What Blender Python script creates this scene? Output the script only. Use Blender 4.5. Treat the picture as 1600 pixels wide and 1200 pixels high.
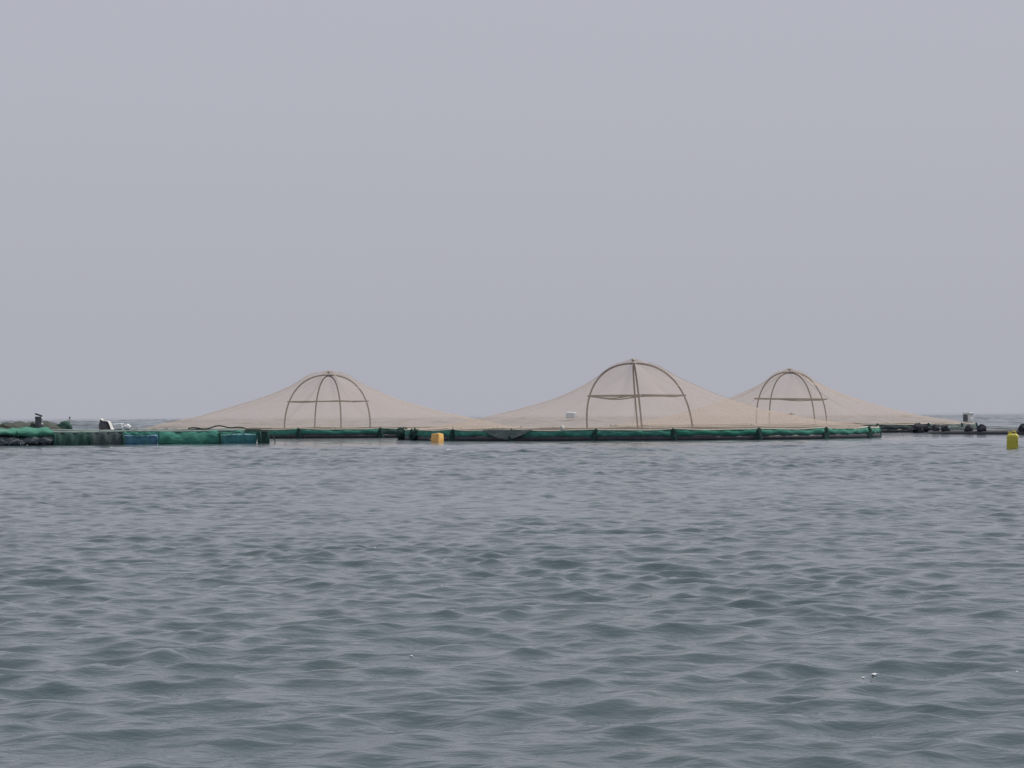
import bpy, math, random
import numpy as np
from mathutils import Vector, Matrix

for o in list(bpy.data.objects): bpy.data.objects.remove(o)
scene = bpy.context.scene
R_ = math.radians

# ------------------------------------------------------------------ camera
EYE = 0.993            # seated in a small boat
FPX = 3670.0           # focal length in pixels of the 1600 px wide photograph
cam_data = bpy.data.cameras.new('camera')
cam_data.sensor_width = 36.0
cam_data.lens = 36.0 * FPX / 1600.0
cam_data.clip_start = 0.1
cam_data.clip_end = 30000.0
cam = bpy.data.objects.new('camera', cam_data)
scene.collection.objects.link(cam)
PITCH = math.atan(49.0 / FPX)
ROLL = -math.atan(0.00586)
cam.matrix_world = (Matrix.Translation((0, 0, EYE)) @ Matrix.Rotation(R_(90) + PITCH, 4, 'X')
                    @ Matrix.Rotation(ROLL, 4, 'Z'))
scene.camera = cam

# ------------------------------------------------------------------ world: hazy white-grey overcast
SUN_EL, SUN_AZ = R_(58), R_(72)         # azimuth from +Y (view direction) towards +X (right)
world = bpy.data.worlds.new('World'); scene.world = world; world.use_nodes = True
wn = world.node_tree.nodes; wl = world.node_tree.links
for n in list(wn): wn.remove(n)
out = wn.new('ShaderNodeOutputWorld'); bg = wn.new('ShaderNodeBackground')
sky = wn.new('ShaderNodeTexSky'); sky.sky_type = 'NISHITA'; sky.sun_disc = False
sky.sun_elevation = SUN_EL; sky.sun_rotation = SUN_AZ
sky.air_density = 1.0; sky.dust_density = 6.0; sky.ozone_density = 1.5
mix = wn.new('ShaderNodeMixRGB'); mix.inputs[0].default_value = 0.94
# bright haze: a little thicker and duller towards the horizon, even above that
wtc = wn.new('ShaderNodeTexCoord'); wsep = wn.new('ShaderNodeSeparateXYZ'); wl.new(wtc.outputs['Generated'], wsep.inputs[0])
wmr = wn.new('ShaderNodeMapRange'); wmr.interpolation_type = 'SMOOTHSTEP'
wmr.inputs[1].default_value = -0.02; wmr.inputs[2].default_value = 0.24; wl.new(wsep.outputs['Z'], wmr.inputs[0])
haze = wn.new('ShaderNodeMixRGB'); wl.new(wmr.outputs[0], haze.inputs[0])
haze.inputs[1].default_value = (4.34, 4.42, 5.05, 1); haze.inputs[2].default_value = (4.74, 4.78, 5.44, 1)
wl.new(haze.outputs[0], mix.inputs[2])
wl.new(sky.outputs[0], mix.inputs[1]); wl.new(mix.outputs[0], bg.inputs[0])
bg.inputs[1].default_value = 0.10
wl.new(bg.outputs[0], out.inputs[0])

sun_data = bpy.data.lights.new('sun', 'SUN')
sun_data.energy = 3.0; sun_data.angle = R_(6); sun_data.color = (1.0, 0.95, 0.88)
sun = bpy.data.objects.new('sun', sun_data); scene.collection.objects.link(sun)
sdir = Vector((math.sin(SUN_AZ) * math.cos(SUN_EL), math.cos(SUN_AZ) * math.cos(SUN_EL), math.sin(SUN_EL)))
sun.rotation_euler = sdir.to_track_quat('Z', 'Y').to_euler()
sun.location = (0, 0, 30)

vs = scene.view_settings
vs.view_transform = 'Standard'; vs.look = 'None'; vs.exposure = 0.0; vs.gamma = 1.0; vs.use_curve_mapping = False
scene.render.engine = 'CYCLES'
scene.cycles.transparent_max_bounces = 16
scene.cycles.filter_width = 1.5

# ------------------------------------------------------------------ helpers
def horizon(px): return 654.6 - 0.00586 * px
def gx(px, d): return (px - 800.0) / FPX * d                    # lateral metres of a pixel column at distance d
def gz(px, py, d): return EYE + (horizon(px) - py) / FPX * d    # height of a pixel at distance d

class MB:
    def __init__(s): s.v = []; s.f = []
    def add(s, verts, faces):
        b = len(s.v); s.v += [tuple(p) for p in verts]; s.f += [tuple(i + b for i in f) for f in faces]; return s
    def box(s, c, size, rz=0.0, rx=0.0, ry=0.0):
        hx, hy, hz = size[0] / 2, size[1] / 2, size[2] / 2
        M = Matrix.Rotation(rz, 3, 'Z') @ Matrix.Rotation(ry, 3, 'Y') @ Matrix.Rotation(rx, 3, 'X')
        vs_ = [M @ Vector((x * hx, y * hy, z * hz)) + Vector(c) for x in (-1, 1) for y in (-1, 1) for z in (-1, 1)]
        return s.add(vs_, [(0, 1, 3, 2), (4, 6, 7, 5), (0, 4, 5, 1), (2, 3, 7, 6), (0, 2, 6, 4), (1, 5, 7, 3)])
    def tube(s, pts, r, seg=8, closed=False):
        pts = [Vector(p) for p in pts]; n = len(pts); rr = r if hasattr(r, '__len__') else [r] * n
        rings = []; up = None
        for i, p in enumerate(pts):
            a = pts[(i - 1) % n] if (closed or i > 0) else p
            b = pts[(i + 1) % n] if (closed or i < n - 1) else p
            t = (b - a).normalized()
            if up is None:
                up = Vector((0, 0, 1)) if abs(t.z) < 0.9 else Vector((1, 0, 0))
            u = (up - t * up.dot(t)).normalized(); w = t.cross(u); up = u
            rings.append([p + (u * math.cos(2 * math.pi * k / seg) + w * math.sin(2 * math.pi * k / seg)) * rr[i] for k in range(seg)])
        vs_ = [q for ring in rings for q in ring]; fs = []
        for i in range(n if closed else n - 1):
            j = (i + 1) % n
            for k in range(seg):
                l = (k + 1) % seg
                fs.append((i * seg + k, i * seg + l, j * seg + l, j * seg + k))
        if not closed:
            fs.append(tuple(range(seg - 1, -1, -1))); fs.append(tuple((n - 1) * seg + k for k in range(seg)))
        return s.add(vs_, fs)
    def grid(s, fn, nu, nv, wrap=False):
        vs_ = [fn(i / nu, j / nv) for i in range(nu + (0 if wrap else 1)) for j in range(nv + 1)]
        fs = []; N = nu if wrap else nu + 1
        for i in range(nu):
            for j in range(nv):
                a = i * (nv + 1) + j; b = ((i + 1) % N) * (nv + 1) + j
                fs.append((a, b, b + 1, a + 1))
        return s.add(vs_, fs)
    def build(s, name, mat, parent=None, smooth=True, thick=0.0, bevel=0.0, subdiv=0):
        me = bpy.data.meshes.new(name); me.from_pydata(s.v, [], s.f); me.validate(); me.update()
        if smooth: me.polygons.foreach_set('use_smooth', [True] * len(me.polygons))
        me.materials.append(mat)
        o = bpy.data.objects.new(name, me); scene.collection.objects.link(o)
        if parent: o.parent = parent
        if thick:
            m = o.modifiers.new('solid', 'SOLIDIFY'); m.thickness = thick; m.offset = 0
        if bevel:
            m = o.modifiers.new('bevel', 'BEVEL'); m.width = bevel; m.segments = 3; m.limit_method = 'ANGLE'
        if subdiv:
            m = o.modifiers.new('sub', 'SUBSURF'); m.levels = subdiv; m.render_levels = subdiv
        return o

def lump(rng, c, size, nu=16, nv=9, rough=0.22, seed=None):
    """crumpled bundle of cloth or net: a noisy closed blob, flat underneath"""
    ph = [(rng.uniform(0, 6.28), rng.uniform(0, 6.28), rng.randint(2, 6), rng.randint(1, 5)) for _ in range(6)]
    m = MB()
    def fn(u, v):
        th = u * 2 * math.pi; la = (v - 0.5) * math.pi * 0.998
        k = 1 + rough * sum(math.sin(a * th + p) * math.sin(b * la * 1.5 + q) for p, q, a, b in ph) / 2.0
        return (c[0] + size[0] / 2 * k * math.cos(la) * math.cos(th),
                c[1] + size[1] / 2 * k * math.cos(la) * math.sin(th),
                c[2] + size[2] / 2 * k * math.sin(la))
    m.grid(fn, nu, nv, wrap=True)
    return m

def empty(name, loc, rz=0.0):
    o = bpy.data.objects.new(name, None); scene.collection.objects.link(o)
    o.location = loc; o.rotation_euler = (0, 0, rz); return o
def tag(o, label=None, cat=None, group=None, kind=None):
    if label: o['label'] = label
    if cat: o['category'] = cat
    if group: o['group'] = group
    if kind: o['kind'] = kind
    return o

# ------------------------------------------------------------------ materials
def new_mat(name):
    m = bpy.data.materials.new(name); m.use_nodes = True
    nt = m.node_tree; return m, nt.nodes, nt.links, nt.nodes['Principled BSDF']

def mat_basic(name, col, rough=0.7, var=0.25, scale=6.0, stretch=(1, 1, 1), spec=0.3, bump=0.0, col2=None, detail=6):
    m, N, L, p = new_mat(name)
    tc = N.new('ShaderNodeTexCoord'); mp = N.new('ShaderNodeMapping'); mp.inputs['Scale'].default_value = stretch
    L.new(tc.outputs['Object'], mp.inputs[0])
    nz = N.new('ShaderNodeTexNoise'); nz.inputs['Scale'].default_value = scale; nz.inputs['Detail'].default_value = detail
    nz.inputs['Roughness'].default_value = 0.65
    L.new(mp.outputs[0], nz.inputs['Vector'])
    rp = N.new('ShaderNodeValToRGB'); rp.color_ramp.elements[0].position = 0.3; rp.color_ramp.elements[1].position = 0.72
    c2 = col2 or tuple(min(1, c * (1 + var)) for c in col)
    rp.color_ramp.elements[0].color = tuple(c * (1 - var) for c in col) + (1,)
    rp.color_ramp.elements[1].color = tuple(c2) + (1,)
    L.new(nz.outputs[0], rp.inputs[0]); L.new(rp.outputs[0], p.inputs['Base Color'])
    p.inputs['Roughness'].default_value = rough; p.inputs['Specular IOR Level'].default_value = spec
    if bump:
        b = N.new('ShaderNodeBump'); b.inputs['Strength'].default_value = bump; b.inputs['Distance'].default_value = 0.02
        L.new(nz.outputs[0], b.inputs['Height']); L.new(b.outputs[0], p.inputs['Normal'])
    return m

def mat_net(name, col, cover, var=0.10, trans=0.4, scale=1.2, stretch=(1, 1, 1)):
    """fine mesh too small to resolve: part thread (diffuse + translucent), part open hole"""
    m, N, L, p = new_mat(name); N.remove(p); o = N['Material Output']
    tc = N.new('ShaderNodeTexCoord'); mp = N.new('ShaderNodeMapping'); mp.inputs['Scale'].default_value = stretch
    L.new(tc.outputs['Object'], mp.inputs[0])
    nz = N.new('ShaderNodeTexNoise'); nz.inputs['Scale'].default_value = scale; nz.inputs['Detail'].default_value = 3
    L.new(mp.outputs[0], nz.inputs['Vector'])
    mr = N.new('ShaderNodeMapRange'); mr.inputs[1].default_value = 0.3; mr.inputs[2].default_value = 0.7
    mr.inputs[3].default_value = cover - var; mr.inputs[4].default_value = cover + var
    L.new(nz.outputs[0], mr.inputs[0])
    d = N.new('ShaderNodeBsdfDiffuse'); d.inputs[0].default_value = tuple(col) + (1,)
    t = N.new('ShaderNodeBsdfTranslucent'); t.inputs[0].default_value = tuple(col) + (1,)
    mx = N.new('ShaderNodeMixShader'); mx.inputs[0].default_value = trans
    L.new(d.outputs[0], mx.inputs[1]); L.new(t.outputs[0], mx.inputs[2])
    tr = N.new('ShaderNodeBsdfTransparent'); m2 = N.new('ShaderNodeMixShader')
    L.new(mr.outputs[0], m2.inputs[0]); L.new(tr.outputs[0], m2.inputs[1]); L.new(mx.outputs[0], m2.inputs[2])
    L.new(m2.outputs[0], o.inputs[0]); return m

M = {}
M['bird_net'] = mat_net('bird_net', (0.68, 0.562, 0.478), 0.345, var=0.035, scale=0.45)
M['hem'] = mat_basic('hem', (0.50, 0.47, 0.40), 0.9, 0.25, 9)
M['green_net'] = mat_basic('green_net', (0.055, 0.235, 0.180), 0.85, 0.5, 4, (1, 1, 3), 0.15, 0.5, (0.10, 0.34, 0.26))
M['green_net_dull'] = mat_basic('green_net_dull', (0.065, 0.125, 0.11), 0.9, 0.4, 6, (1, 1, 3), 0.1, 0.5, (0.055, 0.12, 0.095))
M['green_net_bright'] = mat_basic('green_net_bright', (0.05, 0.21, 0.145), 0.85, 0.4, 5, (1, 1, 3), 0.15, 0.5, (0.11, 0.31, 0.23))
M['grey_net_dark'] = mat_basic('grey_net_dark', (0.075, 0.10, 0.10), 0.9, 0.3, 6, (1, 1, 3), 0.1, 0.4)
M['green_net_mid'] = mat_basic('green_net_mid', (0.06, 0.28, 0.20), 0.85, 0.4, 5, (1, 1, 3), 0.15, 0.5, (0.05, 0.25, 0.18))
M['grey_net'] = mat_basic('grey_net', (0.15, 0.18, 0.17), 0.9, 0.35, 7, (1, 1, 2), 0.1, 0.5)
M['dark_net'] = mat_basic('dark_net', (0.026, 0.056, 0.050), 0.9, 0.5, 8, (1, 1, 1), 0.1, 0.8)
M['black_net'] = mat_basic('black_net', (0.060, 0.062, 0.074), 0.9, 0.5, 8, (1, 1, 1), 0.1, 0.8)
M['pipe'] = mat_basic('pipe', (0.045, 0.047, 0.055), 0.5, 0.4, 4, (1, 1, 1), 0.35)
M['arch_pipe'] = mat_basic('arch_pipe', (0.008, 0.008, 0.010), 0.7, 0.3, 4, (1, 1, 1), 0.12)
M['blue_drum'] = mat_basic('blue_drum', (0.075, 0.21, 0.45), 0.5, 0.35, 4, (1, 1, 1), 0.4, 0.1, (0.17, 0.34, 0.56))
M['teal_drum'] = mat_basic('teal_drum', (0.06, 0.29, 0.38), 0.5, 0.35, 4, (1, 1, 1), 0.4, 0.1, (0.15, 0.42, 0.50))
M['grey_cloth'] = mat_basic('grey_cloth', (0.13, 0.15, 0.165), 0.9, 0.35, 6, (1, 1, 1), 0.1, 0.6)
M['dark_cloth'] = mat_basic('dark_cloth', (0.14, 0.138, 0.15), 0.9, 0.35, 10, (1, 1, 1), 0.1, 0.6)
M['brown_net'] = mat_net('brown_net', (0.14, 0.15, 0.135), 0.80, var=0.18, trans=0.25, scale=3.5)
M['fence_net'] = mat_net('fence_net', (0.14, 0.20, 0.18), 0.26, var=0.15, trans=0.3, scale=2.2)
M['veil_net'] = mat_net('veil_net', (0.07, 0.24, 0.22), 0.20, var=0.18, trans=0.3, scale=3.0)
M['post_net'] = mat_basic('post_net', (0.035, 0.085, 0.072), 0.9, 0.4, 8, (1, 1, 1), 0.1, 0.5)
M['white'] = mat_basic('white', (0.80, 0.82, 0.82), 0.45, 0.06, 6, (1, 1, 1), 0.4)
M['white_dull'] = mat_basic('white_dull', (0.66, 0.65, 0.62), 0.6, 0.12, 6, (1, 1, 1), 0.3)
M['plank'] = mat_basic('plank', (0.42, 0.38, 0.30), 0.85, 0.3, 5, (1, 12, 12), 0.15)
M['grey_pipe'] = mat_basic('grey_pipe', (0.23, 0.29, 0.27), 0.8, 0.35, 3, (1, 1, 1), 0.2)
M['yellow'] = mat_basic('yellow', (0.60, 0.54, 0.05), 0.42, 0.18, 5, (1, 1, 1), 0.45, 0, (0.66, 0.60, 0.12))
M['amber'] = mat_basic('amber', (0.84, 0.43, 0.10), 0.42, 0.12, 5, (1, 1, 1), 0.45, 0, (0.86, 0.56, 0.20))
M['rope'] = mat_basic('rope', (0.05, 0.055, 0.05), 0.9, 0.3, 20)
M['foam'] = mat_basic('foam', (0.85, 0.87, 0.88), 0.3, 0.05, 20, (1, 1, 1), 0.5)
M['hull'] = mat_basic('hull', (0.08, 0.08, 0.085), 0.7, 0.2, 2)

def make_water():
    m, N, L, p = new_mat('water')
    p.inputs['Base Color'].default_value = (0.055, 0.085, 0.092, 1)
    p.inputs['Roughness'].default_value = 0.03
    p.inputs['IOR'].default_value = 1.333
    tc = N.new('ShaderNodeTexCoord')
    mp = N.new('ShaderNodeMapping'); mp.inputs['Scale'].default_value = (1.0, 1.6, 1.0); mp.inputs['Rotation'].default_value = (0, 0, 0.25)
    L.new(tc.outputs['Object'], mp.inputs[0])
    n1 = N.new('ShaderNodeTexNoise'); n1.inputs['Scale'].default_value = 9.0; n1.inputs['Detail'].default_value = 3
    n1.inputs['Roughness'].default_value = 0.55
    L.new(mp.outputs[0], n1.inputs['Vector'])
    b = N.new('ShaderNodeBump'); b.inputs['Strength'].default_value = 1.0; b.inputs['Distance'].default_value = 0.010
    L.new(n1.outputs[0], b.inputs['Height']); L.new(b.outputs[0], p.inputs['Normal'])
    # murky lake water: plankton patches shift the body colour a little
    n2 = N.new('ShaderNodeTexNoise'); n2.inputs['Scale'].default_value = 0.8; n2.inputs['Detail'].default_value = 3
    L.new(tc.outputs['Object'], n2.inputs['Vector'])
    rp = N.new('ShaderNodeValToRGB'); rp.color_ramp.elements[0].position = 0.35; rp.color_ramp.elements[1].position = 0.7
    rp.color_ramp.elements[0].color = (0.045, 0.073, 0.083, 1); rp.color_ramp.elements[1].color = (0.055, 0.084, 0.091, 1)
    L.new(n2.outputs[0], rp.inputs[0]); L.new(rp.outputs[0], p.inputs['Base Color'])
    return m
M['water'] = make_water()

# ------------------------------------------------------------------ water: one sheet to the horizon
wr = np.random.RandomState(11)
NW = 180
lam = np.exp(np.linspace(math.log(0.09), math.log(9.0), NW)) * np.exp(wr.uniform(-0.03, 0.03, NW))
kk = 2 * np.pi / lam
wdir = R_(100) + np.clip(wr.normal(0, R_(38), NW), -R_(85), R_(85))
KX, KY = kk * np.cos(wdir), kk * np.sin(wdir)
PH = wr.uniform(0, 2 * np.pi, NW)
SLOPE = 0.32
band = np.ones(NW)
band *= 1.0 / (1.0 + np.exp(-(np.log(lam) - math.log(0.15)) * 4))          # the smallest ripples are left to the bump
AMP = band * SLOPE * math.sqrt(2.0 / 80) / kk

def sstep(x, a, b):
    t = np.clip((x - a) / (b - a), 0, 1); return t * t * (3 - 2 * t)

CAGES = [(-9.28, 118.0, 9.7), (5.45, 100.0, 10.0), (15.6, 131.0, 10.0)]
def waves(x, y, spacing):
    """trochoidal waves; returns displaced coordinates"""
    r = np.sqrt(x * x + y * y)
    # wind patches, and the lee the cages give to the water next to them
    patch = 0.92 + 0.16 * np.sin(x * 0.21 + y * 0.13 + 1.0) + 0.12 * np.sin(x * 0.43 - y * 0.29) + 0.14 * np.sin(x * 1.1 + y * 0.62 + 2.0 * np.sin(y * 0.31)) 
    lee = np.ones_like(r)
    for cx, cy, R in CAGES + [(-15.0, 91.0, 6.0), (20.0, 112.0, 8.0)]:
        d = np.sqrt((x - cx) ** 2 + (y - cy) ** 2) - R
        lee *= 0.35 + 0.65 * sstep(d, 2.5, 24.0)
    g = patch * lee
    dx = np.zeros_like(x); dy = np.zeros_like(x); dz = np.zeros_like(x)
    for i in range(NW):
        lod = sstep(lam[i] / spacing, 1.8, 3.6)
        near = 1.0 / (1.0 + (lam[i] / 0.48) ** 2.4)                         # short wind chop; longer waves only with fetch
        far = 0.70 * sstep(r, 24 * lam[i], 75 * lam[i])
        a = AMP[i] * lod * np.maximum(near, far)
        a = a * (g if lam[i] < 6 else 1.0)
        ph = KX[i] * x + KY[i] * y + PH[i]
        s, c = np.sin(ph), np.cos(ph)
        dz += a * c
        q = 1.0
        dx -= q * a * s * KX[i] / kk[i]; dy -= q * a * s * KY[i] / kk[i]
    return x + dx, y + dy, dz

def sheet(rr, th, wrap=True):
    rr = np.array(rr); dth = np.gradient(th); nr, nt = len(rr), len(th)
    Rg, Tg = np.meshgrid(rr, th, indexing='ij')
    X, Y = Rg * np.sin(Tg), Rg * np.cos(Tg)
    # crests lie mostly across the view, so the row spacing is what limits the wavelengths
    sp = np.maximum(np.gradient(rr)[:, None] * np.ones((1, nt)), 0.6 * Rg * dth[None, :])
    sp = np.maximum(sp, 0.01)
    x, y, z = waves(X.ravel(), Y.ravel(), sp.ravel())
    i = np.arange(nr - 1)[:, None]; j = np.arange(nt)[None, :]; jn = (j + 1) % nt
    q = np.stack([(i * nt + j), (i * nt + jn), ((i + 1) * nt + jn), ((i + 1) * nt + j)], -1).reshape(-1, 4)
    return np.stack([x, y, z], 1).astype(np.float32), q

def build_water():
    rr = [0.0, 0.6, 1.2, 1.8, 2.2]; r = 2.4
    while r < 12: rr.append(r); r *= 1.0030
    while r < 75: rr.append(r); r *= 1.0022
    while r < 185: rr.append(r); r *= 1.0036
    r1 = rr[-1]; far = []; r = r1
    while r < 1500: far.append(r); r *= 1.0024
    while r < 9000: far.append(r); r *= 1.02
    far.append(9500.0)
    def angles(step):
        front = np.arange(-R_(16), R_(16) + 1e-6, step)
        side = []; a = front[-1]; st = 0.004
        while a + st < math.pi - 0.02: a += st; side.append(a); st = min(st * 1.18, 0.12)
        return np.concatenate([-np.array(side[::-1]), front, np.array(side)])
    c1_, q1_ = sheet(rr, angles(0.0011)); c2_, q2_ = sheet(far, angles(0.0033))
    co = np.concatenate([c1_, c2_]); q = np.concatenate([q1_, q2_ + len(c1_)])
    me = bpy.data.meshes.new('water')
    me.vertices.add(len(co)); me.vertices.foreach_set('co', co.ravel())
    me.loops.add(q.size); me.loops.foreach_set('vertex_index', q[:, ::-1].ravel().astype(np.int32))
    me.polygons.add(len(q))
    me.polygons.foreach_set('loop_start', (np.arange(len(q)) * 4).astype(np.int32))
    me.polygons.foreach_set('loop_total', np.full(len(q), 4, np.int32))
    me.update(calc_edges=True)
    me.polygons.foreach_set('use_smooth', np.ones(len(q), bool))
    me.materials.append(M['water'])
    o = bpy.data.objects.new('water', me); scene.collection.objects.link(o)
    tag(o, 'grey green lake surface with small wind ripples', kind='structure')
build_water()

# ------------------------------------------------------------------ round fish cages
def interp(x, xs, ys): return float(np.interp(x, xs, ys))
RID_R = [0, .4, .8, 1.2, 1.6, 2.0, 2.6, 3.2, 4.1, 5.3, 6.8, 8.0, 9.0, 10]
RID_Z = [3.37, 3.32, 3.20, 2.99, 2.69, 2.45, 2.15, 1.87, 1.53, 1.15, .80, .60, .48, .40]
VAL_Z = [3.37, 3.13, 2.88, 2.64, 2.42, 2.23, 1.98, 1.75, 1.46, 1.12, .79, .60, .48, .40]
from math import sin, cos, pi
_rs = np.linspace(0, 10, 201)
def _smooth(tab):
    z = np.interp(_rs, RID_R, tab); k = np.ones(9) / 9
    zp = np.concatenate([np.full(4, z[0]), z, np.full(4, z[-1])]); s = np.convolve(zp, k, 'valid')
    w = np.clip((_rs - 0.1) / 0.5, 0, 1); return z * (1 - w) + s * w
RZ, VZ = _smooth(RID_Z), _smooth(VAL_Z)

def fish_cage(loc, R, apex, arch_r, arch_az, lean, ring_tilt, brackets, skip_panels, seed, labels, panel_mats, full):
    rng = random.Random(seed)
    t = empty('fish_cage', (loc[0], loc[1], 0))
    tag(t, labels, 'fish cage', 'round netted fish cages')
    # the angle a runs from the side facing the boat (0) to the right
    def pt(a, r, z): return (r * sin(a), -r * cos(a), z)
    n = 120
    for rad, zz, rr in ((R - 0.02, 0.07, 0.125), (R - 0.42, 0.08, 0.125)):
        m = MB().tube([pt(2 * pi * i / n, rad, zz) for i in range(n)], rr, 10, True); m.build('float_pipe', M['pipe'], t)
    bk = sorted(brackets)
    def hemz(a):
        best = 9
        for b in bk:
            dd = abs((a - b + pi) % (2 * pi) - pi); best = min(best, dd)
        half = pi / len(bk)
        return 0.40 + 0.045 * (1 - min(1, best / half)) ** 2 - 0.012 + 0.008 * sin(a * 31 + seed)
    m = MB().tube([pt(2 * pi * i / 240, R + 0.03, hemz(2 * pi * i / 240)) for i in range(240)], 0.028, 6, True)
    m.build('hem', M['hem'], t)
    # green net panels between the brackets
    for i, a0 in enumerate(bk):
        a1 = bk[(i + 1) % len(bk)]
        if a1 < a0: a1 += 2 * pi
        p1, p2, p3 = rng.uniform(0, 6), rng.uniform(0, 6), rng.uniform(0, 6)
        lo = rng.uniform(0.13, 0.18)
        def fn(u, v, a0=a0, a1=a1):
            a = a0 + (a1 - a0) * u
            z = lo + 0.02 * sin(u * 9 + p3) + (hemz(a) - lo) * v
            bul = 0.05 * sin(pi * v) + 0.018 * sin(u * 23 + p1 + 3 * v) + 0.012 * sin(u * 51 + p2 - 4 * v) + 0.03 * (1 - v)
            return pt(a, R + 0.02 + bul, z)
        m = MB().grid(fn, 26, 6)
        m.build('net_panel', panel_mats[rng.randrange(len(panel_mats))], t, thick=0.006)
    for a in bk:
        c = pt(a, R + 0.08, 0); rngp = random.Random(seed * 31 + int(a * 100))
        m = MB()
        wdt = rngp.uniform(0.13, 0.19); ph = rngp.uniform(0, 6); sl = rngp.uniform(-0.12, 0.12)
        def fb(u, v):
            th = u * 2 * pi; z = -0.06 + 0.54 * v
            w = wdt * (1.15 - 0.75 * v ** 1.4) * (1 + 0.18 * sin(3 * th + ph + 5 * v) + 0.1 * sin(7 * th + 9 * v))
            if v >= 0.999: w = 0.01
            tx = sl * v
            lx, ly = w * cos(th) + tx, 0.7 * w * sin(th)
            return (c[0] + lx * cos(a) - ly * sin(a) * -1 * 0 - ly * sin(a), c[1] + lx * sin(a) + ly * cos(a), z)
        m.grid(fb, 12, 8, wrap=True); m.build('bracket', M['dark_net'], t)
    # dome of bent pipes standing in the middle
    def leanf(x, y, z): k = max(0, (z - 0.2)) / 3.1; return (x + lean[0] * k, y + lean[1] * k, z)
    H = apex - 0.3 - 0.05
    for q in range(2):
        az = arch_az + q * pi / 2
        pts = []
        for i in range(41):
            s_ = -1 + 2 * i / 40.0; ang = pi / 2 * (1 - abs(s_)) ** 1.0
            cr, sz = abs(cos(ang)) ** (2 / 2.3), abs(sin(ang)) ** (2 / 2.3)
            rad = arch_r * cr * (1 if s_ > 0 else -1)
            pts.append(leanf(rad * cos(az), rad * sin(az), 0.3 + H * sz - (0.05 if q else 0)))
        b0, b1 = pts[0], pts[-1]
        f0 = (b0[0] * 0.97, b0[1] * 0.97, -0.05); f1 = (b1[0] * 0.97, b1[1] * 0.97, -0.05)
        MB().tube([f0] + pts + [f1], 0.037, 8).build('arch', M['arch_pipe'], t)
    zr = 1.78 + ring_tilt[2]
    for q in range(2):
        pts = []
        for i in range(48):
            a = 2 * pi * i / 48; x, y = (arch_r * ring_tilt[3]) * cos(a), (arch_r * ring_tilt[3]) * sin(a)
            z = zr + ring_tilt[0] * x + ring_tilt[1] * y
            if q: z += 0.02 - ring_tilt[5] * math.exp(-((x - ring_tilt[4]) / 0.85) ** 2) - 0.05 * math.exp(-((x - 1.4) / 0.5) ** 2)
            pts.append(leanf(x, y, z))
        MB().tube(pts, 0.027, 7, True).build('ring', M['arch_pipe'], t)
    # floating base ring of the dome
    MB().tube([(arch_r * 0.97 * cos(2 * pi * i / 40), arch_r * 0.97 * sin(2 * pi * i / 40), 0.03) for i in range(40)], 0.09, 8, True).build('base_ring', M['pipe'], t)
    # bird net: sags between the pipes of the dome and runs down to the hem
    dz = apex - 3.37; sc = R / 10.0
    w1, w2 = rng.uniform(0, 6), rng.uniform(0, 6)
    NR = 46
    def netp(u, v):
        th = u * 2 * pi; rr = (v ** 1.35) * (R + 0.03)
        r0 = rr / (R + 0.03) * 10
        phi = abs(((th - arch_az) + pi / 4) % (pi / 2) - pi / 4) / (pi / 4)
        w = (1 - phi) ** 1.6
        rq = r0 if r0 > 3.5 else r0 * (1.0 + 0.0 * sc)
        zz = interp(rq, _rs, RZ) * w + interp(rq, _rs, VZ) * (1 - w)
        zz += dz * max(0, 1 - r0 / 7.0) + 0.09 * w * max(0, 1 - r0 / 3) + 0.10 * max(0, 1 - r0 / 0.45)
        zz += full * sin(pi * (r0 / 10) ** 0.7)
        edge = min(1, r0 / 2.0) * min(1, (10 - r0) / 1.0)
        zz += edge * (0.05 * sin(9 * th + w1) * sin(r0 * 0.9 + w2) + 0.022 * sin(17 * th + w2 + r0 * .35) + 0.014 * sin(29 * th + w1) + 0.012 * sin(47 * th + r0))
        k = max(0.0, 1 - r0 / 6.5) ** 1.3
        a = th + pi / 2
        x, y = rr * cos(th), rr * sin(th)
        if r0 > 9: zz = zz * (10 - r0) + hemz(a % (2 * pi)) * (r0 - 9) if r0 < 10 else hemz(a % (2 * pi))
        return (x + lean[0] * k, y + lean[1] * k, zz)
    m = MB().grid(netp, 144, NR, wrap=True)
    bn = m.build('bird_net', M['bird_net'], t)
    for q in range(4):
        u0 = ((arch_az + q * pi / 2) % (2 * pi)) / (2 * pi)
        MB().tube([netp(u0, 0.12 + 0.88 * i / 40) for i in range(41)], 0.007, 5).build('ridge_cord', M['hem'], t)
    MB().add(*(lambda c: (c.v, c.f))(lump(rng, (lean[0], lean[1], apex + 0.10), (0.16, 0.16, 0.14), 10, 6))).build('net_knot', M['hem'], t)
    return t

def bracket_set(front, step):
    a = [R_(x) for x in front]; nxt = a[-1] + R_(step)
    while nxt < a[0] + 2 * pi - R_(step * 0.55): a.append(nxt); nxt += R_(step)
    return [(x + 2 * pi) % (2 * pi) for x in a]

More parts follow.
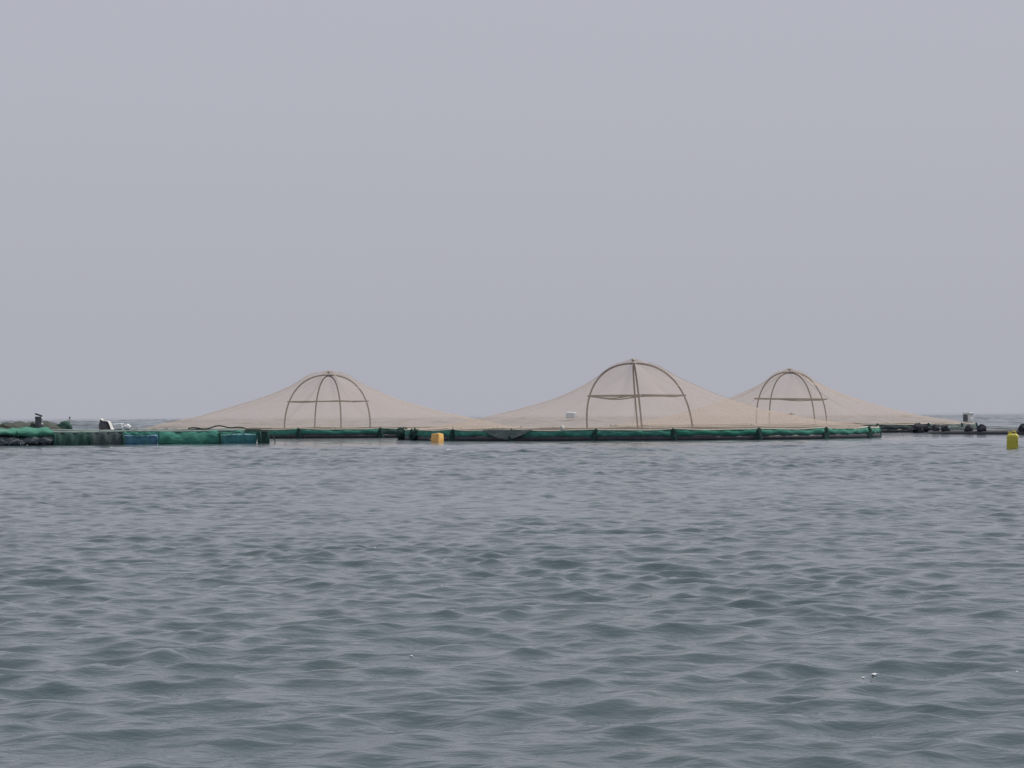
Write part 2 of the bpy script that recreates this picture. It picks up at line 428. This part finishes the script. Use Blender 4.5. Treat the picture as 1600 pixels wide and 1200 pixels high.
c1 = fish_cage(CAGES[0][:2], 9.7, 3.12, 2.25, R_(21.5), (0.06, 0.0), (0.0, 0.01, -0.03, 0.90, -1.2, 0.06),
          bracket_set([-67, -46, -25, -3, 19, 41, 62, 83], 21), (), 3,
          'round fish cage with a dome of crossed pipes, moored behind the blue drum pontoon', [M['green_net'], M['green_net'], M['green_net_dull']], 0.29)
c2 = fish_cage(CAGES[1][:2], 10.0, 3.22, 2.24, R_(-0.8), (-0.28, 0.0), (0.0, 0.02, 0.02, 0.93, -1.0, 0.15),
          bracket_set([-86, -72, -51.4, -33, -13.4, 4.4, 23.6, 43, 64, 86], 19), (), 5,
          'round fish cage with the tallest net dome and a white can lying on its net', [M['green_net'], M['green_net'], M['green_net_mid']], 0.06)
c3 = fish_cage(CAGES[2][:2], 10.0, 3.36, 2.32, R_(26), (-0.12, 0.0), (-0.01, 0.02, 0.03, 0.87, 0.2, 0.09),
          bracket_set([-80, -58, -38, -19, 0, 19, 38, 57, 76], 19), (), 7,
          'round fish cage with a grey collar, furthest back beside the black pipe ring', [M['grey_net_dark'], M['grey_net_dark'], M['grey_net']], 0.16)

# grey net rag hung over the collar of the middle cage, and its white rope knot
def rag(parent, R, a0, a1, mat):
    def fn(u, v):
        a = a0 + (a1 - a0) * u
        top = 0.435; low = 0.40 - 0.36 * (1 - abs(2 * u - 1) ** 1.6)
        z = top + (low - top) * v
        r = R + 0.13 + 0.05 * v + 0.02 * sin(u * 14 + v * 3)
        return (r * sin(a), -r * cos(a), z)
    return MB().grid(fn, 24, 8).build('net_rag', mat, parent, thick=0.006)
for k, (a_, w_, h_) in enumerate(((-88, .62, .50), (-69, .42, .46), (-83, .5, .4))):
    rr_ = 10.08
    lump(random.Random(60 + k), (rr_ * sin(R_(a_)), -rr_ * cos(R_(a_)), 0.20), (w_, w_, h_), 18, 10, 0.3).build('net_bundle', M['dark_net'], c2)
rag(c2, 10.0, R_(-40.5), R_(-27.5), M['grey_net'])
kn = lump(random.Random(4), (10.12 * sin(R_(-20.3)), -10.12 * cos(R_(-20.3)), 0.47), (0.16, 0.1, 0.2), 10, 6, 0.4)
kn.build('rope_knot', M['white_dull'], c2)

# ------------------------------------------------------------------ jerrycans
def jerrycan(name, w, d, h, mat, capmat, ribs=True):
    """rounded can with ribbed sides, carrying handle, neck and cap"""
    t = empty(name, (0, 0, 0))
    m = MB()
    lev = [(0.0, .86), (0.02, .95), (0.05, 1.0)]
    nb = 7
    for i in range(nb):
        z = 0.10 + 0.68 * i / (nb - 1); lev.append((z, 0.975 if (ribs and i % 2) else 1.0))
    lev += [(0.80, 1.0), (0.85, .97), (0.90, .88), (0.945, .74), (0.96, .60)]
    S = 28
    rings = []
    for z, k in lev:
        for i in range(S):
            a = 2 * pi * i / S; ca, sa = cos(a), sin(a); e = 0.26
            m.v.append((w / 2 * k * math.copysign(abs(ca) ** e, ca), d / 2 * k * math.copysign(abs(sa) ** e, sa), z * h))
    for r in range(len(lev) - 1):
        for i in range(S):
            j = (i + 1) % S; m.f.append((r * S + i, r * S + j, (r + 1) * S + j, (r + 1) * S + i))
    m.f.append(tuple(range(S - 1, -1, -1))); m.f.append(tuple((len(lev) - 1) * S + i for i in range(S)))
    m.build('body', mat, t)
    hz = 0.95 * h
    MB().tube([(-.10 * w, 0, hz - .01), (-.08 * w, 0, hz + .055), (0, 0, hz + .07), (.16 * w, 0, hz + .07), (.25 * w, 0, hz + .05), (.27 * w, 0, hz - .01)], 0.017, 8).build('handle', mat, t)
    cx = -.30 * w
    nk = MB().tube([(cx, 0, hz - .02), (cx, 0, hz + .025)], 0.028, 12).build('neck', mat, t)
    MB().tube([(cx, 0, hz + .022), (cx, 0, hz + .055)], 0.036, 12).build('cap', capmat, nk)
    return t

j1 = jerrycan('jerrycan_float', 0.31, 0.24, 0.52, M['yellow'], M['yellow'])
j1.location = (gx(1581, 64), 64, -0.085); j1.rotation_euler = (R_(2), R_(1.5), R_(-16))
tag(j1, 'upright yellow jerrycan float on open water in front of the black pipe ring', 'jerrycan')
j2 = jerrycan('jerrycan_float', 0.34, 0.42, 0.40, M['amber'], M['amber'], False)
j2.location = (gx(689, 88.5), 88.5, 0.13); j2.rotation_euler = (R_(-97), R_(8), R_(54))
tag(j2, 'squat amber orange jerrycan float bobbing against the green collar of a cage', 'jerrycan')
# tether of the yellow float: a slack line going down
for jj, dx in ((j1, 0.12),):
    MB().tube([(0.0, 0, 0.46), (dx, -0.1, 0.36), (dx * 1.5, -0.22, 0.05), (dx * 1.6, -0.3, -0.4)], 0.006, 5).build('tether', M['rope'], jj)


j3 = jerrycan('jerrycan', 0.24, 0.19, 0.38, M['white'], M['white'], False)
tag(j3, 'small white jerrycan lying on the sloping net of the cage with the tallest dome', 'jerrycan')
d3 = 94.0
j3.location = (gx(884, d3), d3, 0.99); j3.rotation_euler = (0, R_(90), R_(6))

# white tub standing on the collar of the rear cage
def rim_tub():
    d = 130.0
    t = empty('plastic_tub', (gx(1512.5, d), d, 0.40), R_(-48))
    tag(t, 'white plastic tub with a grey side panel standing on the rear cage collar', 'tub')
    w, h = 0.46, 0.60
    m = MB()
    S = 24; lev = [(0.0, .84), (0.03, .9), (0.5, .95), (0.9, 1.0), (0.93, 1.06), (1.0, 1.06), (1.0, 0.96), (0.2, .86)]
    for z, k in lev:
        for i in range(S):
            a = 2 * pi * i / S; ca, sa = cos(a), sin(a); e = 0.32
            m.v.append((w / 2 * k * math.copysign(abs(ca) ** e, ca), w / 2 * k * math.copysign(abs(sa) ** e, sa), z * h))
    for r in range(len(lev) - 1):
        for i in range(S):
            j = (i + 1) % S; m.f.append((r * S + i, r * S + j, (r + 1) * S + j, (r + 1) * S + i))
    m.f.append(tuple(range(S - 1, -1, -1))); m.f.append(tuple((len(lev) - 1) * S + i for i in range(S)))
    m.build('body', M['white'], t)
    MB().box((0.0, 0, 0), (0.30, 0.02, 0.36)).build('side_panel', M['grey_cloth'], t, bevel=0.004)
    sp = t.children[-1]; sp.location = (-0.02, -w / 2 - 0.012, 0.31)
    return t
rim_tub()

# ------------------------------------------------------------------ black pipe ring at the right
def pipe_ring():
    cx, cy, R = gx(1692, 112), 112.0, 7.2
    t = empty('pipe_ring', (cx, cy, 0))
    tag(t, 'open floating ring of black pipe hung with dark net bundles, without a net dome', 'fish cage')
    def pt(a, r, z): return (r * sin(a), -r * cos(a), z)
    for rad in (R, R - 0.38):
        MB().tube([pt(2 * pi * i / 100, rad, 0.02 if rad == R else 0.03) for i in range(100)], 0.12, 10, True).build('float_pipe', M['pipe'], t)
    MB().tube([pt(2 * pi * i / 100, R - 0.2, 0.27 + 0.02 * sin(i * .9)) for i in range(100)], 0.022, 6, True).build('rail_rope', M['grey_pipe'], t)
    rng = random.Random(21)
    # bundles of net tied up on the ring: pixel column, width m, height m
    for px, w, h, tilt in ((1461, .42, .46, 0.1), (1475, .50, .42, .5), (1513, .44, .42, .1), (1533, .50, .46, -.35), (1599, .52, .50, .3), (1640, .5, .45, 0)):
        a = -0.5
        for _ in range(12):
            dd = cy - (R - 0.1) * cos(a)
            a = math.asin(max(-0.999, min(0.999, ((px - 800) / FPX * dd - cx) / (R - 0.1))))
        c = pt(a, R - 0.1, 0.10 + h * 0.30)
        b = lump(rng, (0, 0, 0), (w * .85, 0.34, h * .85), 18, 10, 0.26).build('net_bundle', M['black_net'], t)
        b.location = c; b.rotation_euler = (0, tilt, rng.uniform(0, 3))
    for k in range(2):
        a = R_(60 + k * 40); b = lump(rng, (0, 0, 0), (.45, .4, .4), 14, 8, 0.3).build('net_bundle', M['black_net'], t)
        b.location = pt(a, R - 0.1, 0.26)
pipe_ring()

# loose dark net bundle with trailing ends, floating between the rear cage and the pipe ring
def loose_bundle():
    d = 119.0
    t = empty('net_bundle', (gx(1434, d), d, 0)); rng = random.Random(8)
    tag(t, 'tangled black net bundle with loose ends floating beside the grey cage collar', 'net bundle')
    lump(rng, (0, 0, 0.20), (0.62, 0.5, 0.46), 22, 12, 0.32).build('bundle', M['black_net'], t)
    lump(rng, (0.42, 0.05, 0.20), (0.38, 0.35, 0.26), 16, 9, 0.5).build('bundle', M['black_net'], t)
    for x0, x1, z in ((-.25, -.75, .02), (.1, .25, -.02), (-.1, -.5, 0.03), (.5, .8, .04)):
        MB().tube([(x0, -.15, .2), ((x0 + x1) / 2, -.25, .12 + z), (x1, -.3, z - .03)], [0.05, .035, .015], 6).build('loose_end', M['black_net'], t)
loose_bundle()

# ------------------------------------------------------------------ drum pontoon (left)
def pontoon():
    # front edge runs from left outside the frame to its right hand end
    A = Vector((gx(-150, 84.0), 84.0, 0)); B = Vector((gx(422, 89.3), 89.3, 0))
    L = (B - A).length; ang = math.atan2(B.y - A.y, B.x - A.x)
    t = empty('drum_pontoon', A, ang)
    tag(t, 'rectangular floating pontoon of drums wrapped in green netting with a plank on its end', 'pontoon')
    W = 6.0; rng = random.Random(17)
    def xs(px):            # pixel column -> distance along the front edge
        k = (px - 800.0) / FPX      # (A.x + s cos) = k (A.y + s sin)
        return (k * A.y - A.x) / (cos(ang) - k * sin(ang))
    # top beams all round
    TOP = 0.47
    for y in (0.06, W - 0.06):
        MB().tube([(s_, y, TOP + 0.012 * sin(s_ * 1.7)) for s_ in np.linspace(0, L, 40)], 0.045, 8).build('top_rail', M['grey_pipe'], t)
    MB().tube([(s_, 0.30, TOP + 0.05 + 0.014 * sin(s_ * 2.3 + 1)) for s_ in np.linspace(0, L - .3, 40)], 0.040, 8).build('top_rail', M['grey_pipe'], t)
    for x in (0.05, L - 0.05):
        MB().tube([(x, 0.11, TOP - .02), (x, W - 0.11, TOP - .02)], 0.045, 8).build('cross_beam', M['grey_pipe'], t)
    # drums lying under the front edge
    def drum(x0, x1, mat, y=0.34, name='drum'):
        n = 26; prof = []
        r = 0.29; ln = x1 - x0
        pts = []; rad = []
        for i in range(n + 1):
            u = i / n; k = 1.0
            if u < .03 or u > .97: k = .93
            if abs(u - .33) < .03 or abs(u - .67) < .03: k = 1.045
            pts.append((x0 + ln * u, y, 0.125)); rad.append(r * k)
        MB().tube(pts, rad, 20).build(name, mat, t)
    drum(xs(193.5), xs(246), M['blue_drum']); drum(xs(346), xs(401), M['teal_drum'])
    drum(xs(-60), xs(-10), M['blue_drum'])
    for x in (xs(120), xs(290), xs(20), xs(70)):
        drum(x - .5, x + .5, M['dark_cloth'], 0.42)
    for k in range(6):
        drum(1.2 + k * 2.2, 2.2 + k * 2.2, M['blue_drum'], W - .36)
    # net panels wrapped down the front: each from one lashing to the next
    def panel(p0, p1, zt, zb, mat, bul=0.05, seed=0, yoff=0.0):
        r2 = random.Random(seed); q = [r2.uniform(0, 6) for _ in range(3)]; x0, x1 = xs(p0), xs(p1)
        def fn(u, v):
            x = x0 + (x1 - x0) * u
            z = zb + 0.02 * sin(u * 7 + q[0]) + (zt + 0.012 * sin(u * 5 + q[1]) - zb) * v
            y = -0.02 + yoff - bul * sin(pi * v) - 0.02 * sin(u * 17 + q[1] + 2 * v) - 0.014 * sin(u * 37 + q[2] - 3 * v) + 0.05 * v
            return (x, y, z)
        MB().grid(fn, 30, 8).build('net_panel', mat, t, thick=0.006)
    panel(83, 140, .46, -.06, M['green_net_dull'], .05, 1)
    panel(140, 193, .46, -.06, M['grey_net_dark'], .05, 2)
    panel(246, 343, .46, -.02, M['green_net'], .06, 3)
    panel(193, 246, .46, .34, M['green_net'], .015, 4)
    panel(343, 402, .46, .36, M['green_net_bright'], .015, 5)
    panel(190, 249, .46, .03, M['veil_net'], .03, 14, -.03)
    panel(341, 404, .46, .05, M['veil_net'], .03, 15, -.03)
    panel(-140, -60, .46, .0, M['green_net_dull'], .05, 6)
    panel(-10, 40, .30, -.02, M['dark_net'], .05, 7)
    # bright tarp folded over the top at the left
    def tarp(p0, p1, zt, zb, mat, seed):
        r2 = random.Random(seed); q = [r2.uniform(0, 6) for _ in range(3)]; x0, x1 = xs(p0), xs(p1)
        def fn(u, v):
            x = x0 + (x1 - x0) * u
            if v < 0.45:
                w = v / 0.45; y = 1.3 * (1 - w) - 0.06; z = zt + 0.10 * (1 - w) + 0.025 * sin(u * 11 + q[0] + 3 * w)
            else:
                w = (v - .45) / .55; y = -0.06 - 0.07 * sin(pi * w) - 0.03 * sin(u * 15 + q[1]); z = zt + (zb - zt) * w + 0.03 * w * sin(u * 9 + q[2])
            return (x, y, z)
        MB().grid(fn, 34, 12).build('tarp', mat, t, thick=0.006)
    tarp(-30, 28, .53, .36, M['green_net_bright'], 3); tarp(26, 82, .55, .31, M['green_net_bright'], 9)
    # grey sacks stuffed under the tarp
    for p, w, h, z in ((18, .62, .30, .16), (50, .66, .30, .19), (72, .62, .30, .19), (2, .5, .3, .14), (33, .4, .26, .10)):
        lump(rng, (xs(p), 0.02, z), (w, .34, h), 20, 10, 0.22).build('sack', M['grey_cloth'], t)
    # posts and lashings
    for p, w in ((191, .12), (343, .10), (405, .10), (417.5, .10), (84, .12), (140, .06), (-60, .1), (-10, .1)):
        m = MB().tube([(xs(p), -0.07, -.15), (xs(p) + .01, -0.085, .2), (xs(p), -0.05, TOP - .03)], [w * .62, w * .5, w * .42], 8)
        m.build('post', M['post_net'], t)
    MB().box((xs(411), 0.12, 0.2), (0.34, 0.10, 0.46)).build('end_panel', M['green_net_dull'], t, bevel=0.02)
    # plank on the end, sagging rope on top
    MB().box(((xs(384) + xs(424)) / 2, 0.02, TOP + 0.085), (xs(424) - xs(384), 0.16, 0.055), ry=R_(-0.6)).build('plank', M['plank'], t, bevel=0.006)
    pts = []
    for i in range(30):
        u = i / 29; p = 296 + (392 - 296) * u
        z = TOP + .10 + .08 * math.exp(-((p - 349) / 16) ** 2) + .03 * sin(u * 17)
        pts.append((xs(p), 0.20 + .05 * sin(u * 9), z))
    MB().tube(pts, 0.025, 6).build('rope', M['rope'], t)
    # mooring rope end dipping into the water off the right hand end
    MB().tube([(L, .1, .30), (L + .12, .02, .25), (L + .17, -.05, .10), (L + .15, -.08, -.02), (L + .2, -.1, -.3)], 0.022, 6).build('mooring_rope', M['rope'], t)
    return t, A, ang, xs
pon, PA, PANG, pxs = pontoon()
def on_pontoon(px, y, z):
    k = (px - 800.0) / FPX; c_, n_ = cos(PANG), sin(PANG)
    s_ = (k * (PA.y + y * c_) - PA.x + y * n_) / (c_ - k * n_)
    return (PA.x + s_ * cos(PANG) - y * sin(PANG), PA.y + s_ * sin(PANG) + y * cos(PANG), z)

# net heap lying on the pontoon
def net_heap():
    rng = random.Random(33)
    t = empty('net_heap', on_pontoon(20, 2.4, 0.5), PANG)
    tag(t, 'long low heap of brown green netting piled on the pontoon behind a bright tarp', 'net heap')
    def fn(u, v):
        x = -4.4 + 6.6 * u; th = pi * v
        h = (0.30 + 0.05 * sin(x * 2.1) + 0.03 * sin(x * 5.3 + 1)) * (min(1, u / .05) ** .5) * (min(1, (1 - u) / .10) ** .5)
        w = 0.75
        return (x, -w * cos(th), -0.30 + (h + 0.32) * sin(th) ** .8 + 0.025 * sin(x * 13 + th * 3) * sin(th))
    MB().grid(fn, 70, 14).build('heap', M['brown_net'], t)
    for k in range(5):
        lump(rng, (-3.6 + k * 1.1, -.35 + .1 * (k % 2), .16), (.8, .5, .26), 16, 8, .4).build('fold', M['brown_net'], t)
    lump(rng, (1.85, -.3, .12), (.55, .5, .38), 18, 10, .5).build('fold', M['green_net_dull'], t)
net_heap()

# thin see-through net stretched on posts behind it
def net_fence():
    p0 = on_pontoon(104, 3.6, 0.44)
    t = empty('net_fence', p0, PANG)
    tag(t, 'thin see-through net stretched on short posts over the pontoon beside the net heap', 'net fence')
    W_ = 5.6
    def fn(u, v):
        x = W_ * u; top = (0.42 + 0.10 * math.exp(-((x - .12) / .25) ** 2)) * (1 - 0.62 * u) - .05 * sin(pi * u)
        return (x, 0.05 * sin(x * 3) * v, top * v)
    MB().grid(fn, 40, 6).build('net', M['fence_net'], t)
    for x, h in ((0.12, .56), (2.4, .28), (5.5, .15)):
        MB().tube([(x, .03, -.1), (x, .03, h)], [0.022, .018], 6).build('post', M['grey_pipe'], t)
    lump(random.Random(2), (0.12, .03, .57), (.07, .06, .06), 10, 6, .3).build('post_cap', M['dark_cloth'], t)
net_fence()

# grey bucket with a tilted dark lid
def bucket():
    t = empty('bucket', on_pontoon(60, 1.7, 0.62), 0.2)
    tag(t, 'grey bucket with a tilted dark lid perched on the net heap', 'bucket')
    m = MB(); S = 20; lev = [(0, .11), (.02, .125), (.16, .14), (.33, .155), (.345, .165), (.36, .165), (.36, .15), (.05, .12)]
    for z, r in lev:
        for i in range(S): m.v.append((r * cos(2 * pi * i / S), r * sin(2 * pi * i / S), z))
    for r in range(len(lev) - 1):
        for i in range(S):
            j = (i + 1) % S; m.f.append((r * S + i, r * S + j, (r + 1) * S + j, (r + 1) * S + i))
    m.f.append(tuple(range(S - 1, -1, -1))); m.f.append(tuple((len(lev) - 1) * S + i for i in range(S)))
    m.build('body', M['dark_cloth'], t)
    ld = MB(); 
    ld.tube([(0, 0, -.02), (0, 0, -.005), (0, 0, .02), (0, 0, .03)], [.165, .175, .175, .12], 20)
    l = ld.build('lid', M['black_net'], t); l.location = (.01, 0, .405); l.rotation_euler = (0, R_(14), 0)
    lump(random.Random(6), (.14, -.1, .30), (.09, .06, .09), 10, 6, .4).build('rag', M['white'], t)
    lump(random.Random(7), (.15, -.1, .13), (.08, .06, .07), 10, 6, .4).build('rag', M['white'], t)
    return t
bk_ = bucket(); bk_.scale = (.85, .85, 1.2)

# dark mesh sack with a white sheet over it
def sack():
    t = empty('mesh_sack', on_pontoon(163.5, 0.9, 0.53), -0.1)
    tag(t, 'dark grey mesh sack half covered by a white sheet, upright on the pontoon', 'sack')
    rng = random.Random(12)
    m = MB()
    def fn(u, v):
        th = u * 2 * pi; k = (1 - .35 * v ** 3) * (1 + .06 * sin(5 * th + 4 * v)); e = .5
        if v > .999: k = .02
        c_, s_ = cos(th), sin(th)
        return (.20 * k * math.copysign(abs(c_) ** e, c_) - .03 * v, .17 * k * math.copysign(abs(s_) ** e, s_), .33 * v)
    m.grid(fn, 24, 10, wrap=True); m.build('bag', M['dark_cloth'], t)
    MB().tube([(-.13, 0, .28), (-.15, 0, .38), (-.16, 0, .44)], [.07, .035, .012], 8).build('bag_neck', M['dark_cloth'], t)
    def sh(u, v):
        s_ = u  # runs from the neck over the top and down the right side
        P = [(-.13, .43), (-.06, .36), (.05, .345), (.17, .33), (.235, .20), (.28, .06), (.36, .0)]
        f = s_ * (len(P) - 1); i = min(int(f), len(P) - 2); w = f - i
        x = P[i][0] * (1 - w) + P[i + 1][0] * w; z = P[i][1] * (1 - w) + P[i + 1][1] * w
        return (x, -.21 + .36 * v, z + .012 * sin(v * 9 + u * 6) - (.05 * (1 - abs(2 * v - 1)) * 0))
    MB().grid(sh, 24, 8).build('sheet', M['white_dull'], t, thick=0.008)
sack()

j4 = jerrycan('water_can', 0.22, 0.16, 0.34, M['white'], M['white'], False)
tag(j4, 'white plastic can lying on the pontoon rail beside the covered sack', 'can')
q = on_pontoon(177.5, 0.35, 0.645); j4.location = q; j4.rotation_euler = (0, R_(82), 0.1)
wb = empty('plastic_bag', on_pontoon(199.5, 0.30, 0.55), 0.0)
tag(wb, 'rounded white plastic bag tied shut beside the lying white can', 'bag')
lump(random.Random(19), (0, 0, .09), (.20, .2, .20), 18, 10, .2).build('bag', M['white'], wb)
MB().tube([(-.06, -.02, .13), (-.13, -.03, .12), (-.2, -.02, .08)], [.03, .018, .03], 7).build('tied_neck', M['white'], wb)

# ------------------------------------------------------------------ distant boat on the horizon, seen through the rear net
def far_boat():
    d = 1500.0
    t = empty('boat', (gx(1229, d), d, 0))
    tag(t, 'long low dark boat far off on the horizon behind the rear net dome', 'boat')
    ln, bw = 11.0, 1.6
    def fn(u, v):
        x = (u - .5) * ln; k = max(0.02, 1 - abs(2 * u - 1) ** 3); a = (v - .5) * pi
        sheer = .75 + .5 * abs(2 * u - 1) ** 2.5
        return (x, bw / 2 * k * sin(a), sheer - (sheer + .3) * cos(a) * k)
    MB().grid(fn, 30, 10).build('hull', M['hull'], t, thick=0.05)
    lump(random.Random(3), (2.6, 0, 1.1), (1.6, 1.0, 1.1), 10, 6, .3).build('load', M['hull'], t)
far_boat()

# ------------------------------------------------------------------ foam flecks riding on the waves
def flecks():
    spots = [(1363, 1060, 1.5), (1346, 1063, 1.0), (640, 1029, .8), (585, 856, .7), (655, 895, .6), (685, 920, .5), (1585, 1052, .9), (700, 707, 1.2)]
    for i, (px, py, k) in enumerate(spots):
        d = EYE * FPX / (py - horizon(px)); x = gx(px, d)
        wx, wy, wz = waves(np.array([x]), np.array([d]), np.array([max(0.012, d * .0025)]))
        s_ = 0.0035 * d / 9 * 1.9 * k
        m = lump(random.Random(40 + i), (0, 0, 0), (s_ * 1.7, s_ * 1.3, s_ * 0.9), 12, 7, .5)
        o = m.build('foam_fleck', M['foam']); o.location = (float(wx[0]), float(wy[0]), float(wz[0]) + s_ * .35)
        tag(o, 'tiny white foam fleck riding on a ripple of open water', 'foam', 'foam flecks on the water')
flecks()
